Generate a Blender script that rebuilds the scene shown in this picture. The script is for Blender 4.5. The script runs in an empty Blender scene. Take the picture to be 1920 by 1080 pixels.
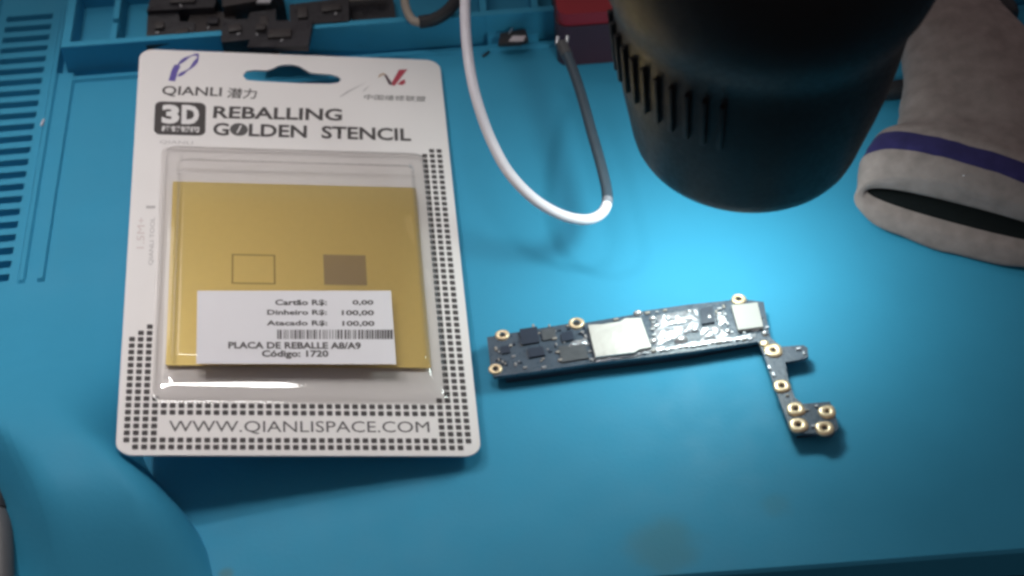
import bpy, bmesh, math, random
import numpy as np
from mathutils import Vector, Matrix

S = bpy.context.scene
COL = S.collection
R_ = random.Random(7)

# ------------------------------------------------------------------ camera (1 unit = 1 cm)
FPX, TILT, ROLL, DIST = 3400.0, math.radians(41), math.radians(4.3), 49.5
fw = Vector((0, math.sin(TILT), -math.cos(TILT)))
U0 = Vector((0, math.cos(TILT), math.sin(TILT)))
R0 = Vector((1, 0, 0))
CU = U0 * math.cos(ROLL) + R0 * math.sin(ROLL)
CR = R0 * math.cos(ROLL) - U0 * math.sin(ROLL)
CP = -fw * DIST
cd = bpy.data.cameras.new('camera')
cam = bpy.data.objects.new('camera', cd)
COL.objects.link(cam)
m = Matrix.Identity(4)
for i in range(3):
    m[i][0], m[i][1], m[i][2], m[i][3] = CR[i], CU[i], -fw[i], CP[i]
cam.matrix_world = m
cd.sensor_width = 36.0
cd.lens = FPX / 1920 * 36
cd.clip_start = 0.5
cd.clip_end = 1000
cd.dof.use_dof = True
cd.dof.focus_distance = 48.0
cd.dof.aperture_fstop = 0.16
S.camera = cam

# ------------------------------------------------------------------ light
W_ = bpy.data.worlds.new('World')
S.world = W_
W_.use_nodes = True
W_.node_tree.nodes['Background'].inputs[0].default_value = (1.0, 0.86, 0.88, 1)
W_.node_tree.nodes['Background'].inputs[1].default_value = 0.15
S.view_settings.view_transform = 'Standard'
S.view_settings.look = 'None'
S.view_settings.exposure = 0
S.view_settings.gamma = 1
S.cycles.filter_width = 3.0


def aim(o, target):
    d = Vector(target) - o.location
    o.rotation_euler = d.to_track_quat('-Z', 'Y').to_euler()


# room lamp above and behind the package (upper left of the photo)
ld = bpy.data.lights.new('room_lamp', 'SPOT')
ld.energy = 18800
ld.shadow_soft_size = 1.1
ld.spot_size = math.radians(37)
ld.spot_blend = 0.65
ld.color = (1.0, 0.965, 0.945)
lo = bpy.data.objects.new('room_lamp', ld)
COL.objects.link(lo)
lo.location = (-20, 13, 40)
aim(lo, (-9.4, 0.4, 0))

# strip light added out of view over the bench, for blister glare and fill
ld3 = bpy.data.lights.new('glare_strip', 'AREA')
ld3.energy = 800
ld3.shape = 'RECTANGLE'
ld3.size = 27
ld3.size_y = 3
ld3.spread = math.radians(50)
ld3.color = (1.0, 0.97, 0.95)
lo3 = bpy.data.objects.new('glare_strip', ld3)
COL.objects.link(lo3)
lo3.location = (-9.5, 9, 42)
aim(lo3, (-13.0, -1, 0))

# large dim panel light, added out of view: it is what the gold plate and the plastic mirror
ld2 = bpy.data.lights.new('reflection_panel', 'AREA')
ld2.energy = 1800
ld2.shape = 'RECTANGLE'
ld2.size = 20
ld2.size_y = 16
ld2.color = (1.0, 0.97, 0.93)
lo2 = bpy.data.objects.new('reflection_panel', ld2)
COL.objects.link(lo2)
lo2.location = (-21, 37, 50)
aim(lo2, (-8, 0, 0))


# ------------------------------------------------------------------ helpers
def W(px, py, z=0.0):
    """world point on the height z seen at the photo position (px, py)"""
    d = CR * ((px - 960) / FPX) + CU * ((540 - py) / FPX) + fw
    t = (z - CP.z) / d.z
    return CP + d * t


def tag(o, label=None, cat=None, group=None, kind=None):
    if label: o['label'] = label
    if cat: o['category'] = cat
    if group: o['group'] = group
    if kind: o['kind'] = kind
    return o


def empty(name, loc, label, cat, group=None):
    o = bpy.data.objects.new(name, None)
    o.empty_display_size = 0.5
    COL.objects.link(o)
    o.matrix_world = Matrix.Translation(Vector(loc))
    return tag(o, label, cat, group)


def link_mesh(name, me, mat, parent=None, local=False, smooth=35):
    """me is in world coordinates (or in the parent's, when local)"""
    o = bpy.data.objects.new(name, me)
    COL.objects.link(o)
    if mat is not None and not me.materials:
        me.materials.append(mat)
    if smooth:
        for p in me.polygons: p.use_smooth = True
        me.set_sharp_from_angle(angle=math.radians(smooth))
    if parent is not None:
        o.parent = parent
        if not local:
            PW = WORLD(parent)
            me.transform(PW.inverted())
    return o


def WORLD(o):
    M = o.matrix_basis.copy()
    while o.parent is not None:
        o = o.parent
        M = o.matrix_basis @ M
    return M


def from_bm(name, bm, mat, parent=None, local=False, smooth=35, bevel=0, seg=2):
    if bevel:
        bmesh.ops.bevel(bm, geom=[e for e in bm.edges if e.is_manifold and e.calc_face_angle(0) > 0.5], offset=bevel, segments=seg,
                        profile=0.6, affect='EDGES', clamp_overlap=True)
    bmesh.ops.recalc_face_normals(bm, faces=bm.faces)
    me = bpy.data.meshes.new(name)
    bm.to_mesh(me)
    bm.free()
    return link_mesh(name, me, mat, parent, local, smooth)


def box_bm(sx, sy, sz, M=None, bm=None):
    bm = bm or bmesh.new()
    r = bmesh.ops.create_cube(bm, size=1.0)
    T = Matrix.Diagonal((sx, sy, sz, 1))
    if M is not None: T = M @ T
    bmesh.ops.transform(bm, matrix=T, verts=r['verts'])
    return bm


def prism_bm(pts, z0, z1, bm=None, M=None):
    """pts: list of (x, y) ; closed prism from z0 to z1"""
    bm = bm or bmesh.new()
    n = len(pts)
    lo = [bm.verts.new((p[0], p[1], z0)) for p in pts]
    hi = [bm.verts.new((p[0], p[1], z1)) for p in pts]
    bm.faces.new(hi)
    bm.faces.new(lo[::-1])
    for i in range(n):
        j = (i + 1) % n
        bm.faces.new((lo[i], lo[j], hi[j], hi[i]))
    if M is not None:
        bmesh.ops.transform(bm, matrix=M, verts=lo + hi)
    return bm


def rrect(x0, y0, x1, y1, r, n=6):
    out = []
    for cx, cy, a0 in ((x1 - r, y1 - r, 0), (x0 + r, y1 - r, 90), (x0 + r, y0 + r, 180), (x1 - r, y0 + r, 270)):
        for k in range(n + 1):
            a = math.radians(a0 + 90 * k / n)
            out.append((cx + r * math.cos(a), cy + r * math.sin(a)))
    return out


def catmull(pts, n=10):
    P = [Vector(p) for p in pts]
    P = [P[0] * 2 - P[1]] + P + [P[-1] * 2 - P[-2]]
    out = []
    for i in range(1, len(P) - 2):
        for k in range(n):
            t = k / n
            a, b, c, d = P[i - 1], P[i], P[i + 1], P[i + 2]
            out.append(0.5 * ((2 * b) + (c - a) * t + (2 * a - 5 * b + 4 * c - d) * t * t + (3 * b - a - 3 * c + d) * t ** 3))
    out.append(P[-2].copy())
    return out


def tube_bm(path, rad, n=14, bm=None, cap=True):
    bm = bm or bmesh.new()
    rf = rad if callable(rad) else (lambda t: rad)
    up = Vector((0.123, 0.3, 1)).normalized()
    rings = []
    N = len(path)
    for i, p in enumerate(path):
        t = (path[min(i + 1, N - 1)] - path[max(i - 1, 0)]).normalized()
        a = up.cross(t)
        if a.length < 1e-4: a = Vector((1, 0, 0)).cross(t)
        a.normalize()
        b = t.cross(a)
        up = b
        r = rf(i / (N - 1))
        rings.append([bm.verts.new(p + a * (r * math.cos(2 * math.pi * k / n)) + b * (r * math.sin(2 * math.pi * k / n))) for k in range(n)])
    for i in range(N - 1):
        for k in range(n):
            bm.faces.new((rings[i][k], rings[i][(k + 1) % n], rings[i + 1][(k + 1) % n], rings[i + 1][k]))
    if cap:
        bm.faces.new(rings[0][::-1])
        bm.faces.new(rings[-1])
    return bm


def lathe_bm(profile, n=72, bm=None, M=None):
    bm = bm or bmesh.new()
    rings = []
    vs = []
    for r, z in profile:
        if r < 1e-6:
            v = bm.verts.new((0, 0, z)); rings.append([v] * n); vs.append(v)
        else:
            ring = [bm.verts.new((r * math.cos(2 * math.pi * k / n), r * math.sin(2 * math.pi * k / n), z)) for k in range(n)]
            rings.append(ring); vs += ring
    for i in range(len(rings) - 1):
        for k in range(n):
            q = []
            for v in (rings[i][k], rings[i][(k + 1) % n], rings[i + 1][(k + 1) % n], rings[i + 1][k]):
                if v not in q: q.append(v)
            if len(q) >= 3: bm.faces.new(q)
    if M is not None: bmesh.ops.transform(bm, matrix=M, verts=vs)
    return bm


# ------------------------------------------------------------------ materials
def mat(name, col, rough=0.5, metal=0.0, spec=0.5, noise=0.0, nscale=3.0, bump=0.0, bscale=40.0, rvar=0.0, coat=0.0, sheen=0.0, emit=None):
    M = bpy.data.materials.new(name)
    M.use_nodes = True
    nt = M.node_tree
    b = nt.nodes['Principled BSDF']
    b.inputs['Base Color'].default_value = (*col, 1)
    b.inputs['Roughness'].default_value = rough
    b.inputs['Metallic'].default_value = metal
    b.inputs['Specular IOR Level'].default_value = spec
    b.inputs['Coat Weight'].default_value = coat
    b.inputs['Coat Roughness'].default_value = 0.15
    b.inputs['Sheen Weight'].default_value = sheen
    tc = nt.nodes.new('ShaderNodeTexCoord')
    if noise:
        n = nt.nodes.new('ShaderNodeTexNoise')
        n.inputs['Scale'].default_value = nscale
        n.inputs['Detail'].default_value = 6
        nt.links.new(tc.outputs['Object'], n.inputs['Vector'])
        mx = nt.nodes.new('ShaderNodeMix'); mx.data_type = 'RGBA'
        mx.inputs[6].default_value = (*[max(0, c * (1 - noise)) for c in col], 1)
        mx.inputs[7].default_value = (*[min(1, c * (1 + noise)) for c in col], 1)
        nt.links.new(n.outputs['Fac'], mx.inputs[0])
        nt.links.new(mx.outputs[2], b.inputs['Base Color'])
    if rvar:
        n = nt.nodes.new('ShaderNodeTexNoise')
        n.inputs['Scale'].default_value = nscale * 2.3
        n.inputs['Detail'].default_value = 4
        nt.links.new(tc.outputs['Object'], n.inputs['Vector'])
        mr = nt.nodes.new('ShaderNodeMapRange')
        mr.inputs[1].default_value = 0.3; mr.inputs[2].default_value = 0.7
        mr.inputs[3].default_value = max(0.02, rough - rvar); mr.inputs[4].default_value = min(1, rough + rvar)
        nt.links.new(n.outputs['Fac'], mr.inputs[0])
        nt.links.new(mr.outputs[0], b.inputs['Roughness'])
    if bump:
        n = nt.nodes.new('ShaderNodeTexNoise')
        n.inputs['Scale'].default_value = bscale
        n.inputs['Detail'].default_value = 5
        nt.links.new(tc.outputs['Object'], n.inputs['Vector'])
        bp = nt.nodes.new('ShaderNodeBump')
        bp.inputs['Strength'].default_value = bump
        bp.inputs['Distance'].default_value = 0.05
        nt.links.new(n.outputs['Fac'], bp.inputs['Height'])
        nt.links.new(bp.outputs['Normal'], b.inputs['Normal'])
    if emit:
        b.inputs['Emission Color'].default_value = (*emit[:3], 1)
        b.inputs['Emission Strength'].default_value = emit[3]
    return M


def mat_silicone():
    M = mat('blue_silicone', (0.042, 0.303, 0.49), rough=0.62, spec=0.2, noise=0.07, nscale=0.45, bump=0.10, bscale=9, rvar=0.08)
    nt = M.node_tree
    b = nt.nodes['Principled BSDF']
    src = b.inputs['Base Color'].links[0].from_socket
    tc = next(n for n in nt.nodes if n.bl_idname == 'ShaderNodeTexCoord')
    # old flux stains: (world x, y, radius, strength)
    for (px, py, r, k) in ((1243, 1022, 0.95, 0.32), (1455, 946, 0.42, 0.18), (425, 1076, 0.2, 0.5), (905, 105, 0.12, 0.0)):
        if k == 0: continue
        p = W(px, py)
        vm = nt.nodes.new('ShaderNodeVectorMath'); vm.operation = 'DISTANCE'
        vm.inputs[1].default_value = (p.x, p.y, 0)
        nz = nt.nodes.new('ShaderNodeTexNoise'); nz.inputs['Scale'].default_value = 1.6; nz.inputs['Detail'].default_value = 3
        nt.links.new(tc.outputs['Object'], nz.inputs['Vector'])
        av = nt.nodes.new('ShaderNodeVectorMath'); av.operation = 'MULTIPLY_ADD'
        av.inputs[1].default_value = (r * 0.9,) * 3
        nt.links.new(nz.outputs['Color'], av.inputs[0])
        sub = nt.nodes.new('ShaderNodeVectorMath'); sub.operation = 'SUBTRACT'
        sub.inputs[1].default_value = (r * 0.45,) * 3
        nt.links.new(tc.outputs['Object'], sub.inputs[0])
        nt.links.new(sub.outputs[0], av.inputs[2])
        nt.links.new(av.outputs[0], vm.inputs[0])
        mr = nt.nodes.new('ShaderNodeMapRange'); mr.interpolation_type = 'SMOOTHSTEP'
        mr.inputs[1].default_value = r * 0.35; mr.inputs[2].default_value = r * 1.25
        mr.inputs[3].default_value = k; mr.inputs[4].default_value = 0
        nt.links.new(vm.outputs['Value'], mr.inputs[0])
        mx = nt.nodes.new('ShaderNodeMix'); mx.data_type = 'RGBA'
        mx.inputs[7].default_value = (0.10, 0.20, 0.16, 1)
        nt.links.new(mr.outputs[0], mx.inputs[0])
        nt.links.new(src, mx.inputs[6])
        src = mx.outputs[2]
    nt.links.new(src, b.inputs['Base Color'])
    return M


def mat_knit(name, col):
    M = mat(name, col, rough=0.95, spec=0.1, noise=0.38, nscale=2.4, sheen=0.05)
    nt = M.node_tree
    b = nt.nodes['Principled BSDF']
    tc = next(n for n in nt.nodes if n.bl_idname == 'ShaderNodeTexCoord')
    w = nt.nodes.new('ShaderNodeTexWave'); w.inputs['Scale'].default_value = 7; w.inputs['Distortion'].default_value = 5.0
    w.inputs['Detail'].default_value = 3
    nt.links.new(tc.outputs['Object'], w.inputs['Vector'])
    n = nt.nodes.new('ShaderNodeTexNoise'); n.inputs['Scale'].default_value = 14; n.inputs['Detail'].default_value = 6
    nt.links.new(tc.outputs['Object'], n.inputs['Vector'])
    ad = nt.nodes.new('ShaderNodeMath'); ad.operation = 'MULTIPLY_ADD'; ad.inputs[1].default_value = 0.35
    nt.links.new(w.outputs['Fac'], ad.inputs[0]); nt.links.new(n.outputs['Fac'], ad.inputs[2])
    bp = nt.nodes.new('ShaderNodeBump'); bp.inputs['Strength'].default_value = 0.3; bp.inputs['Distance'].default_value = 0.05
    nt.links.new(ad.outputs[0], bp.inputs['Height']); nt.links.new(bp.outputs['Normal'], b.inputs['Normal'])
    return M


def mat_clear():
    M = bpy.data.materials.new('clear_plastic')
    M.use_nodes = True
    nt = M.node_tree
    nt.nodes.remove(nt.nodes['Principled BSDF'])
    out = nt.nodes['Material Output']
    tr = nt.nodes.new('ShaderNodeBsdfTransparent'); tr.inputs[0].default_value = (0.945, 0.935, 0.93, 1)
    gl = nt.nodes.new('ShaderNodeBsdfGlossy'); gl.inputs['Roughness'].default_value = 0.055
    tc = nt.nodes.new('ShaderNodeTexCoord')
    n = nt.nodes.new('ShaderNodeTexNoise'); n.inputs['Scale'].default_value = 0.6; n.inputs['Detail'].default_value = 1
    nt.links.new(tc.outputs['Object'], n.inputs['Vector'])
    bp = nt.nodes.new('ShaderNodeBump'); bp.inputs['Strength'].default_value = 0.12; bp.inputs['Distance'].default_value = 0.1
    nt.links.new(n.outputs['Fac'], bp.inputs['Height']); nt.links.new(bp.outputs['Normal'], gl.inputs['Normal'])
    fr = nt.nodes.new('ShaderNodeFresnel'); fr.inputs['IOR'].default_value = 1.55
    ml = nt.nodes.new('ShaderNodeMath'); ml.operation = 'MULTIPLY_ADD'; ml.inputs[1].default_value = 1.9; ml.inputs[2].default_value = 0.0
    ml.use_clamp = True
    nt.links.new(fr.outputs[0], ml.inputs[0])
    mn = nt.nodes.new('ShaderNodeMath'); mn.operation = 'MINIMUM'; mn.inputs[1].default_value = 0.42
    nt.links.new(ml.outputs[0], mn.inputs[0])
    mx = nt.nodes.new('ShaderNodeMixShader')
    nt.links.new(mn.outputs[0], mx.inputs[0]); nt.links.new(tr.outputs[0], mx.inputs[1]); nt.links.new(gl.outputs[0], mx.inputs[2])
    nt.links.new(mx.outputs[0], out.inputs['Surface'])
    return M


def mat_grid(name, base, hole, scale):
    """sheet metal drilled with a fine grid of round holes"""
    M = mat(name, base, rough=0.4, metal=0.8)
    nt = M.node_tree
    b = nt.nodes['Principled BSDF']
    tc = next(n for n in nt.nodes if n.bl_idname == 'ShaderNodeTexCoord')
    v = nt.nodes.new('ShaderNodeTexVoronoi'); v.inputs['Scale'].default_value = scale; v.inputs['Randomness'].default_value = 0.0
    v.voronoi_dimensions = '2D'
    nt.links.new(tc.outputs['Object'], v.inputs['Vector'])
    lt = nt.nodes.new('ShaderNodeMath'); lt.operation = 'LESS_THAN'; lt.inputs[1].default_value = 0.36
    nt.links.new(v.outputs['Distance'], lt.inputs[0])
    mx = nt.nodes.new('ShaderNodeMix'); mx.data_type = 'RGBA'
    mx.inputs[6].default_value = (*base, 1); mx.inputs[7].default_value = (*hole, 1)
    nt.links.new(lt.outputs[0], mx.inputs[0]); nt.links.new(mx.outputs[2], b.inputs['Base Color'])
    return M


M_SIL = mat_silicone()
M_TABLE = mat('dark_bench', (0.02, 0.022, 0.028), 0.6, noise=0.3, nscale=0.4)
M_CARD = mat('coated_card', (0.80, 0.775, 0.765), 0.45, spec=0.4, noise=0.02, nscale=0.6)
M_INK = mat('grey_ink', (0.085, 0.078, 0.078), 0.8, spec=0.1, noise=0.1, nscale=4)
M_INK2 = mat('mid_grey_ink', (0.12, 0.115, 0.115), 0.8, spec=0.1)
M_INKL = mat('pale_grey_ink', (0.47, 0.45, 0.45), 0.6)
M_INKP = mat('pale_pink_ink', (0.66, 0.58, 0.57), 0.6)
M_BADGEW = mat('badge_white', (0.78, 0.76, 0.76), 0.5)
M_PEN = mat('violet_pen', (0.12, 0.09, 0.36), 0.5, noise=0.2, nscale=6)
M_RED = mat('red_ink', (0.42, 0.05, 0.08), 0.5)
M_GOLDINK = mat('tan_ink', (0.50, 0.36, 0.26), 0.5)
M_GOLD = mat('brushed_gold', (0.90, 0.71, 0.27), 0.38, metal=0.8, noise=0.03, nscale=6, bump=0.015, bscale=60)
M_GOLDL = mat('etched_gold', (0.42, 0.30, 0.10), 0.5, metal=0.6)
M_GRID = mat_grid('drilled_grid', (0.58, 0.45, 0.25), (0.34, 0.26, 0.15), 26)
M_LABEL = mat('label_paper', (0.74, 0.73, 0.76), 0.6, noise=0.02, nscale=1)
M_CLEAR = mat_clear()
M_CABLE = mat('white_cable', (0.78, 0.76, 0.82), 0.42, spec=0.45, noise=0.05, nscale=1.2)
M_CABHALF = mat('cable_half_shade', (0.24, 0.25, 0.29), 0.42, noise=0.3, nscale=3)  # step from lit to shaded cable, put into the colour
M_CABSHADE = mat('shaded_strand', (0.05, 0.075, 0.10), 0.4, noise=0.15)  # the same white cable in shade, the shade put into the colour
M_BLACK = mat('black_housing', (0.009, 0.0085, 0.009), 0.48, spec=0.28, bump=0.1, bscale=14, rvar=0.06)
M_BLACK2 = mat('black_rubber', (0.018, 0.018, 0.022), 0.55, noise=0.3, nscale=2)
M_DIFF = mat('lamp_diffuser', (0.9, 0.9, 0.9), 0.5, emit=(0.9, 0.97, 1.0, 4.0))
M_REDC = mat('maroon_plastic', (0.30, 0.016, 0.026), 0.3, noise=0.15, nscale=1)
M_DKRED = mat('dark_maroon_plastic', (0.06, 0.022, 0.035), 0.4, noise=0.2, nscale=1)
M_GLOVE = mat_knit('grey_knit', (0.26, 0.212, 0.20))
M_PURPLE = mat_knit('purple_knit', (0.032, 0.027, 0.10))
M_GLIN = mat_knit('glove_inside_shade', (0.006, 0.009, 0.010))  # near black: the shade inside the cuff is painted into the colour
M_PCB = mat('blue_black_board', (0.050, 0.078, 0.112), 0.34, spec=0.6, noise=0.35, nscale=4, bump=0.25, bscale=16, rvar=0.12, coat=0.3)
M_UNDER = mat('dark_steel', (0.035, 0.045, 0.065), 0.5, metal=0.3, noise=0.3, nscale=3)
M_CHIP = mat('black_chip', (0.024, 0.036, 0.06), 0.35, noise=0.2, nscale=3)
M_CHIPG = mat('grey_chip', (0.09, 0.10, 0.11), 0.3, noise=0.4, nscale=5, coat=0.5)
M_PAD = mat('gold_pad', (0.88, 0.68, 0.44), 0.36, metal=0.55, noise=0.15, nscale=5)
M_HOLE = mat('dark_hole', (0.03, 0.025, 0.022), 0.7)
M_SHIELD = mat('silver_shield', (0.56, 0.54, 0.51), 0.5, metal=0.35, noise=0.08, nscale=2.5, bump=0.7, bscale=2.2)
M_SHIELD2 = mat('dull_shield', (0.40, 0.385, 0.365), 0.55, metal=0.35, noise=0.06, nscale=2)
M_SOLDER = mat('wet_solder', (0.50, 0.52, 0.56), 0.3, metal=0.55, noise=0.4, nscale=5, bump=0.3, bscale=9)
M_TIN = mat('tin', (0.66, 0.67, 0.69), 0.28, metal=0.75)
M_CER = mat('ceramic', (0.36, 0.33, 0.30), 0.4)
M_SCRAP = mat('dark_scrap', (0.019, 0.018, 0.022), 0.4, noise=0.5, nscale=1.5, bump=0.4, bscale=4, rvar=0.15)
M_SCRAP2 = mat('brown_scrap', (0.032, 0.027, 0.027), 0.45, noise=0.4, nscale=2, bump=0.4, bscale=4)
M_BEIGE = mat('beige_plastic', (0.36, 0.31, 0.26), 0.5, noise=0.1)
M_GREYP = mat('grey_plastic', (0.09, 0.09, 0.095), 0.5, noise=0.1)
M_PINKW = mat('pale_sticker', (0.70, 0.62, 0.64), 0.5)

# ------------------------------------------------------------------ bench and mat
bm = box_bm(140, 120, 1.0, Matrix.Translation((0, 0, -1.85)))
tag(from_bm('workbench', bm, M_TABLE, smooth=0), 'dark bench top under the blue mat', None, None, 'structure')

FRONT = W(1600, 1052).y
RX0, RX1 = -15.35, None
Y_RIDGE = W(560, 119).y            # ridge closing the work field
TRAY_TOP = 1.0
Y_TRAY = W(440, 60, TRAY_TOP).y              # front lip of the parts trays
X_R2 = -13.08                      # ridge beside the slot panel
X_R1 = -13.62
SLOT_X0, SLOT_X1 = -15.45, -14.02
SLOT_Y0, SLOT_Y1 = 1.78, 12.95
NS = 23
PITCH = (SLOT_Y1 - SLOT_Y0) / (NS - 1)
TRAYZ = 0.25
dividers = [W(215, 40, 1).x, W(905, 20, 1).x, W(1005, 40, 1).x, 6.0, 11.5]
E_ = 0.03

LEDGE_Z = 0.35
LEDGE_X0, LEDGE_X1 = W(915, 80, .35).x, W(1012, 74, .35).x
feat_x, feat_y = set(), set()


def fx(*v):
    for a in v: feat_x.update((round(a - E_, 4), round(a + E_, 4)))


def fy(*v):
    for a in v: feat_y.update((round(a - E_, 4), round(a + E_, 4)))


fx(SLOT_X0, SLOT_X1, X_R1 - .09, X_R1 + .09, X_R2 - .1, X_R2 + .1, -15.95, -15.75)
for d in dividers: fx(d - .12, d + .12)
TX0 = W(116, 75, 1).x
fx(TX0, TX0 + .28, LEDGE_X0, LEDGE_X1)
for k in range(NS):
    c = SLOT_Y0 + k * PITCH
    fy(c - .105, c + .105)
fy(Y_RIDGE - .1, Y_RIDGE + .1, Y_TRAY - .14, Y_TRAY + .14, Y_TRAY + 2.6, Y_TRAY + 2.85, 1.55)
fy(Y_TRAY + .95, Y_TRAY + 1.1)


def height(x, y):
    z = 0.0
    # slot panel
    if SLOT_X0 < x < SLOT_X1 and y > SLOT_Y0 - .3 and y < 13.2:
        k = round((y - SLOT_Y0) / PITCH)
        if 0 <= k < NS and abs(y - (SLOT_Y0 + k * PITCH)) < .105: return -0.34
    if y > 1.55 and (abs(x - X_R1) < .09) and y < Y_TRAY + 3: z = 0.09
    if y > 1.55 and (-15.95 < x < -15.75): z = 0.09
    if abs(x - X_R2) < .1 and 1.55 < y < Y_RIDGE + .35: return 0.10
    if x > X_R2:
        if abs(y - Y_RIDGE) < .1: return 0.10
        if Y_RIDGE + .1 <= y < Y_TRAY - .14: return LEDGE_Z if LEDGE_X0 < x < LEDGE_X1 else -0.2
    if x > TX0 and y > Y_TRAY - .14:
        if y <= Y_TRAY + .14 or x < TX0 + .28 or Y_TRAY + 2.6 < y < Y_TRAY + 2.85: return TRAY_TOP
        for i, d in enumerate(dividers):
            if abs(x - d) < .12:
                # the first divider is notched
                if i == 0 and Y_TRAY + .95 < y < Y_TRAY + 1.1: return TRAY_TOP - .35
                return TRAY_TOP - .06
        return TRAYZ
    if y > Y_TRAY - .14 and X_R1 + .09 < x <= TX0: return -0.3
    return z


xs = sorted(feat_x | set(np.arange(-19, 20.01, 0.3).round(4)) | set(np.arange(-9.5, -7.9, 0.06).round(4)))
ys = sorted(feat_y | set(np.arange(round(FRONT, 3), 20, 0.28).round(4)))


def thin(a, keep, tol=0.025):
    out = []
    for v in a:
        if v in keep or all(abs(v - k) > tol for k in keep): out.append(v)
    return out


xs = thin(xs, feat_x); ys = thin(ys, feat_y)

def lerp_tab(tab, y):
    if y <= tab[0][0]: return tab[0][1]
    for (a, va), (b, vb) in zip(tab, tab[1:]):
        if y <= b:
            t = (y - a) / (b - a)
            return va + (vb - va) * t
    return tab[-1][1]


def sstep(a, b, x):
    t = min(1, max(0, (x - a) / (b - a)))
    return t * t * (3 - 2 * t)


EAST = [(-14, -8.05), (-11, -7.75), (-9.5, -7.65), (-8.5, -7.7), (-7.6, -7.9), (-6.8, -8.3), (-6, -9.0), (-5.2, -9.75), (-4.2, -10.0), (-2, -9.6), (1.5, -9.2)]
WEST = [(-14, -12.6), (-9.5, -12.75), (-7.5, -13.2), (-6, -13.9), (-4.5, -15.2), (-3, -17.5), (2, -21)]


def smooth_tab(tab, y):
    return sum(lerp_tab(tab, y + o) for o in (-1.0, -.6, -.2, .2, .6, 1.0)) / 6


def bulge(x, y):
    """the near left corner of the mat is rucked up into a soft hump"""
    if y > 1.4: return Vector((x, y, 0))
    xe, xw = smooth_tab(EAST, y), smooth_tab(WEST, y)
    w = max(0, (x + 19) / 11 if x < -8 else (2 - x) / 10)
    x = x + (xe + 8) * w * sstep(1.4, -1.5, y)
    we = 1.5 + 3.0 * sstep(-6.5, 0.5, y)
    de = min(1, max(0, (xe - x) / we)); dw = min(1, max(0, (x - xw) / 2.2))
    g = (1 - (1 - de) ** 2.4) * sstep(0, 1, dw)
    h = 2.15 * sstep(1.4, -6.2, y) * (1 - 1.0 * sstep(-6.6, -10.6, y))
    return Vector((x, y, h * g))


bm = bmesh.new()
grid = []
for y in ys:
    row = []
    for x in xs:
        b = bulge(x, y)
        sag = 0.03 * math.sin(x * .5 + 1) * math.sin(y * .37)
        row.append(bm.verts.new((b.x, b.y, b.z + height(x, y) + sag * (1 if y < 8 else 0))))
    grid.append(row)
for j in range(len(ys) - 1):
    for i in range(len(xs) - 1):
        bm.faces.new((grid[j][i], grid[j][i + 1], grid[j + 1][i + 1], grid[j + 1][i]))
# front side and underside
lowr = [bm.verts.new((v.co.x, v.co.y + .04, -1.3)) for v in grid[0]]
midr = [bm.verts.new((v.co.x, v.co.y - .07, v.co.z - .09)) for v in grid[0]]
for i in range(len(xs) - 1):
    bm.faces.new((midr[i], midr[i + 1], grid[0][i + 1], grid[0][i]))
    bm.faces.new((lowr[i], lowr[i + 1], midr[i + 1], midr[i]))
mat_o = from_bm('repair_mat', bm, M_SIL, smooth=40)
tag(mat_o, 'blue silicone work mat with slotted edge panel and moulded parts trays', 'work mat')

# ------------------------------------------------------------------ package (card pose in the world)
CARD_M = Matrix(((0.98245, -0.04074, 0.18200, -5.7905), (0.03786, 0.99910, 0.01927, 1.5408), (-0.18262, -0.01204, 0.98311, 1.1134), (0, 0, 0, 1)))
CARD_I = CARD_M.inverted()
CW, CH = 8.9756, 15.0581
pkg = empty('stencil_package', (0, 0, 0), 'white hang card blister package printed REBALLING GOLDEN STENCIL', 'package')
pkg.matrix_world = CARD_M
pkg.matrix_basis = CARD_M


def K(px, py, z=0.0):
    """card-local (x, y) seen at photo position, on the plane z above the card"""
    d = CR * ((px - 960) / FPX) + CU * ((540 - py) / FPX) + fw
    o = CARD_I @ CP
    dl = CARD_I.to_3x3() @ d
    t = (z - o.z) / dl.z
    p = o + dl * t
    return Vector((p.x, p.y))


def curve_mesh(outer, holes=(), ext=0.0):
    cu = bpy.data.curves.new('c', 'CURVE')
    cu.dimensions = '2D'
    cu.fill_mode = 'BOTH'
    cu.extrude = ext
    for loop in (outer, *holes):
        sp = cu.splines.new('POLY')
        sp.points.add(len(loop) - 1)
        for p, q in zip(sp.points, loop): p.co = (q[0], q[1], 0, 1)
        sp.use_cyclic_u = True
    o = bpy.data.objects.new('tmp', cu)
    COL.objects.link(o)
    dg = bpy.context.evaluated_depsgraph_get()
    me = bpy.data.meshes.new_from_object(o.evaluated_get(dg))
    bpy.data.objects.remove(o)
    bpy.data.curves.remove(cu)
    me.materials.clear()
    return me


# card with hanger hole
hl = [K(*p) for p in ((455, 141), (462, 133), (478, 131), (500, 132), (512, 128), (522, 123), (534, 121), (548, 121), (562, 124), (572, 130), (582, 136),
                      (600, 138), (620, 139), (634, 143), (640, 149), (634, 155), (618, 157), (560, 156), (520, 154), (480, 152), (462, 150))]
hl = [(p.x, p.y) for p in hl]
me = curve_mesh(rrect(-CW / 2, -CH / 2, CW / 2, CH / 2, 0.42, 8), [hl], 0.022)
card = link_mesh('card', me, M_CARD, pkg, local=True, smooth=0)
card.location = (0, 0, -0.022)


def text_mesh(body, bold=0.0):
    cu = bpy.data.curves.new('t', 'FONT')
    cu.body = body
    cu.size = 1.0
    cu.offset = bold
    cu.resolution_u = 3
    o = bpy.data.objects.new('tmp', cu)
    COL.objects.link(o)
    dg = bpy.context.evaluated_depsgraph_get()
    me = bpy.data.meshes.new_from_object(o.evaluated_get(dg))
    bpy.data.objects.remove(o)
    bpy.data.curves.remove(cu)
    me.materials.clear()
    return me


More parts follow.
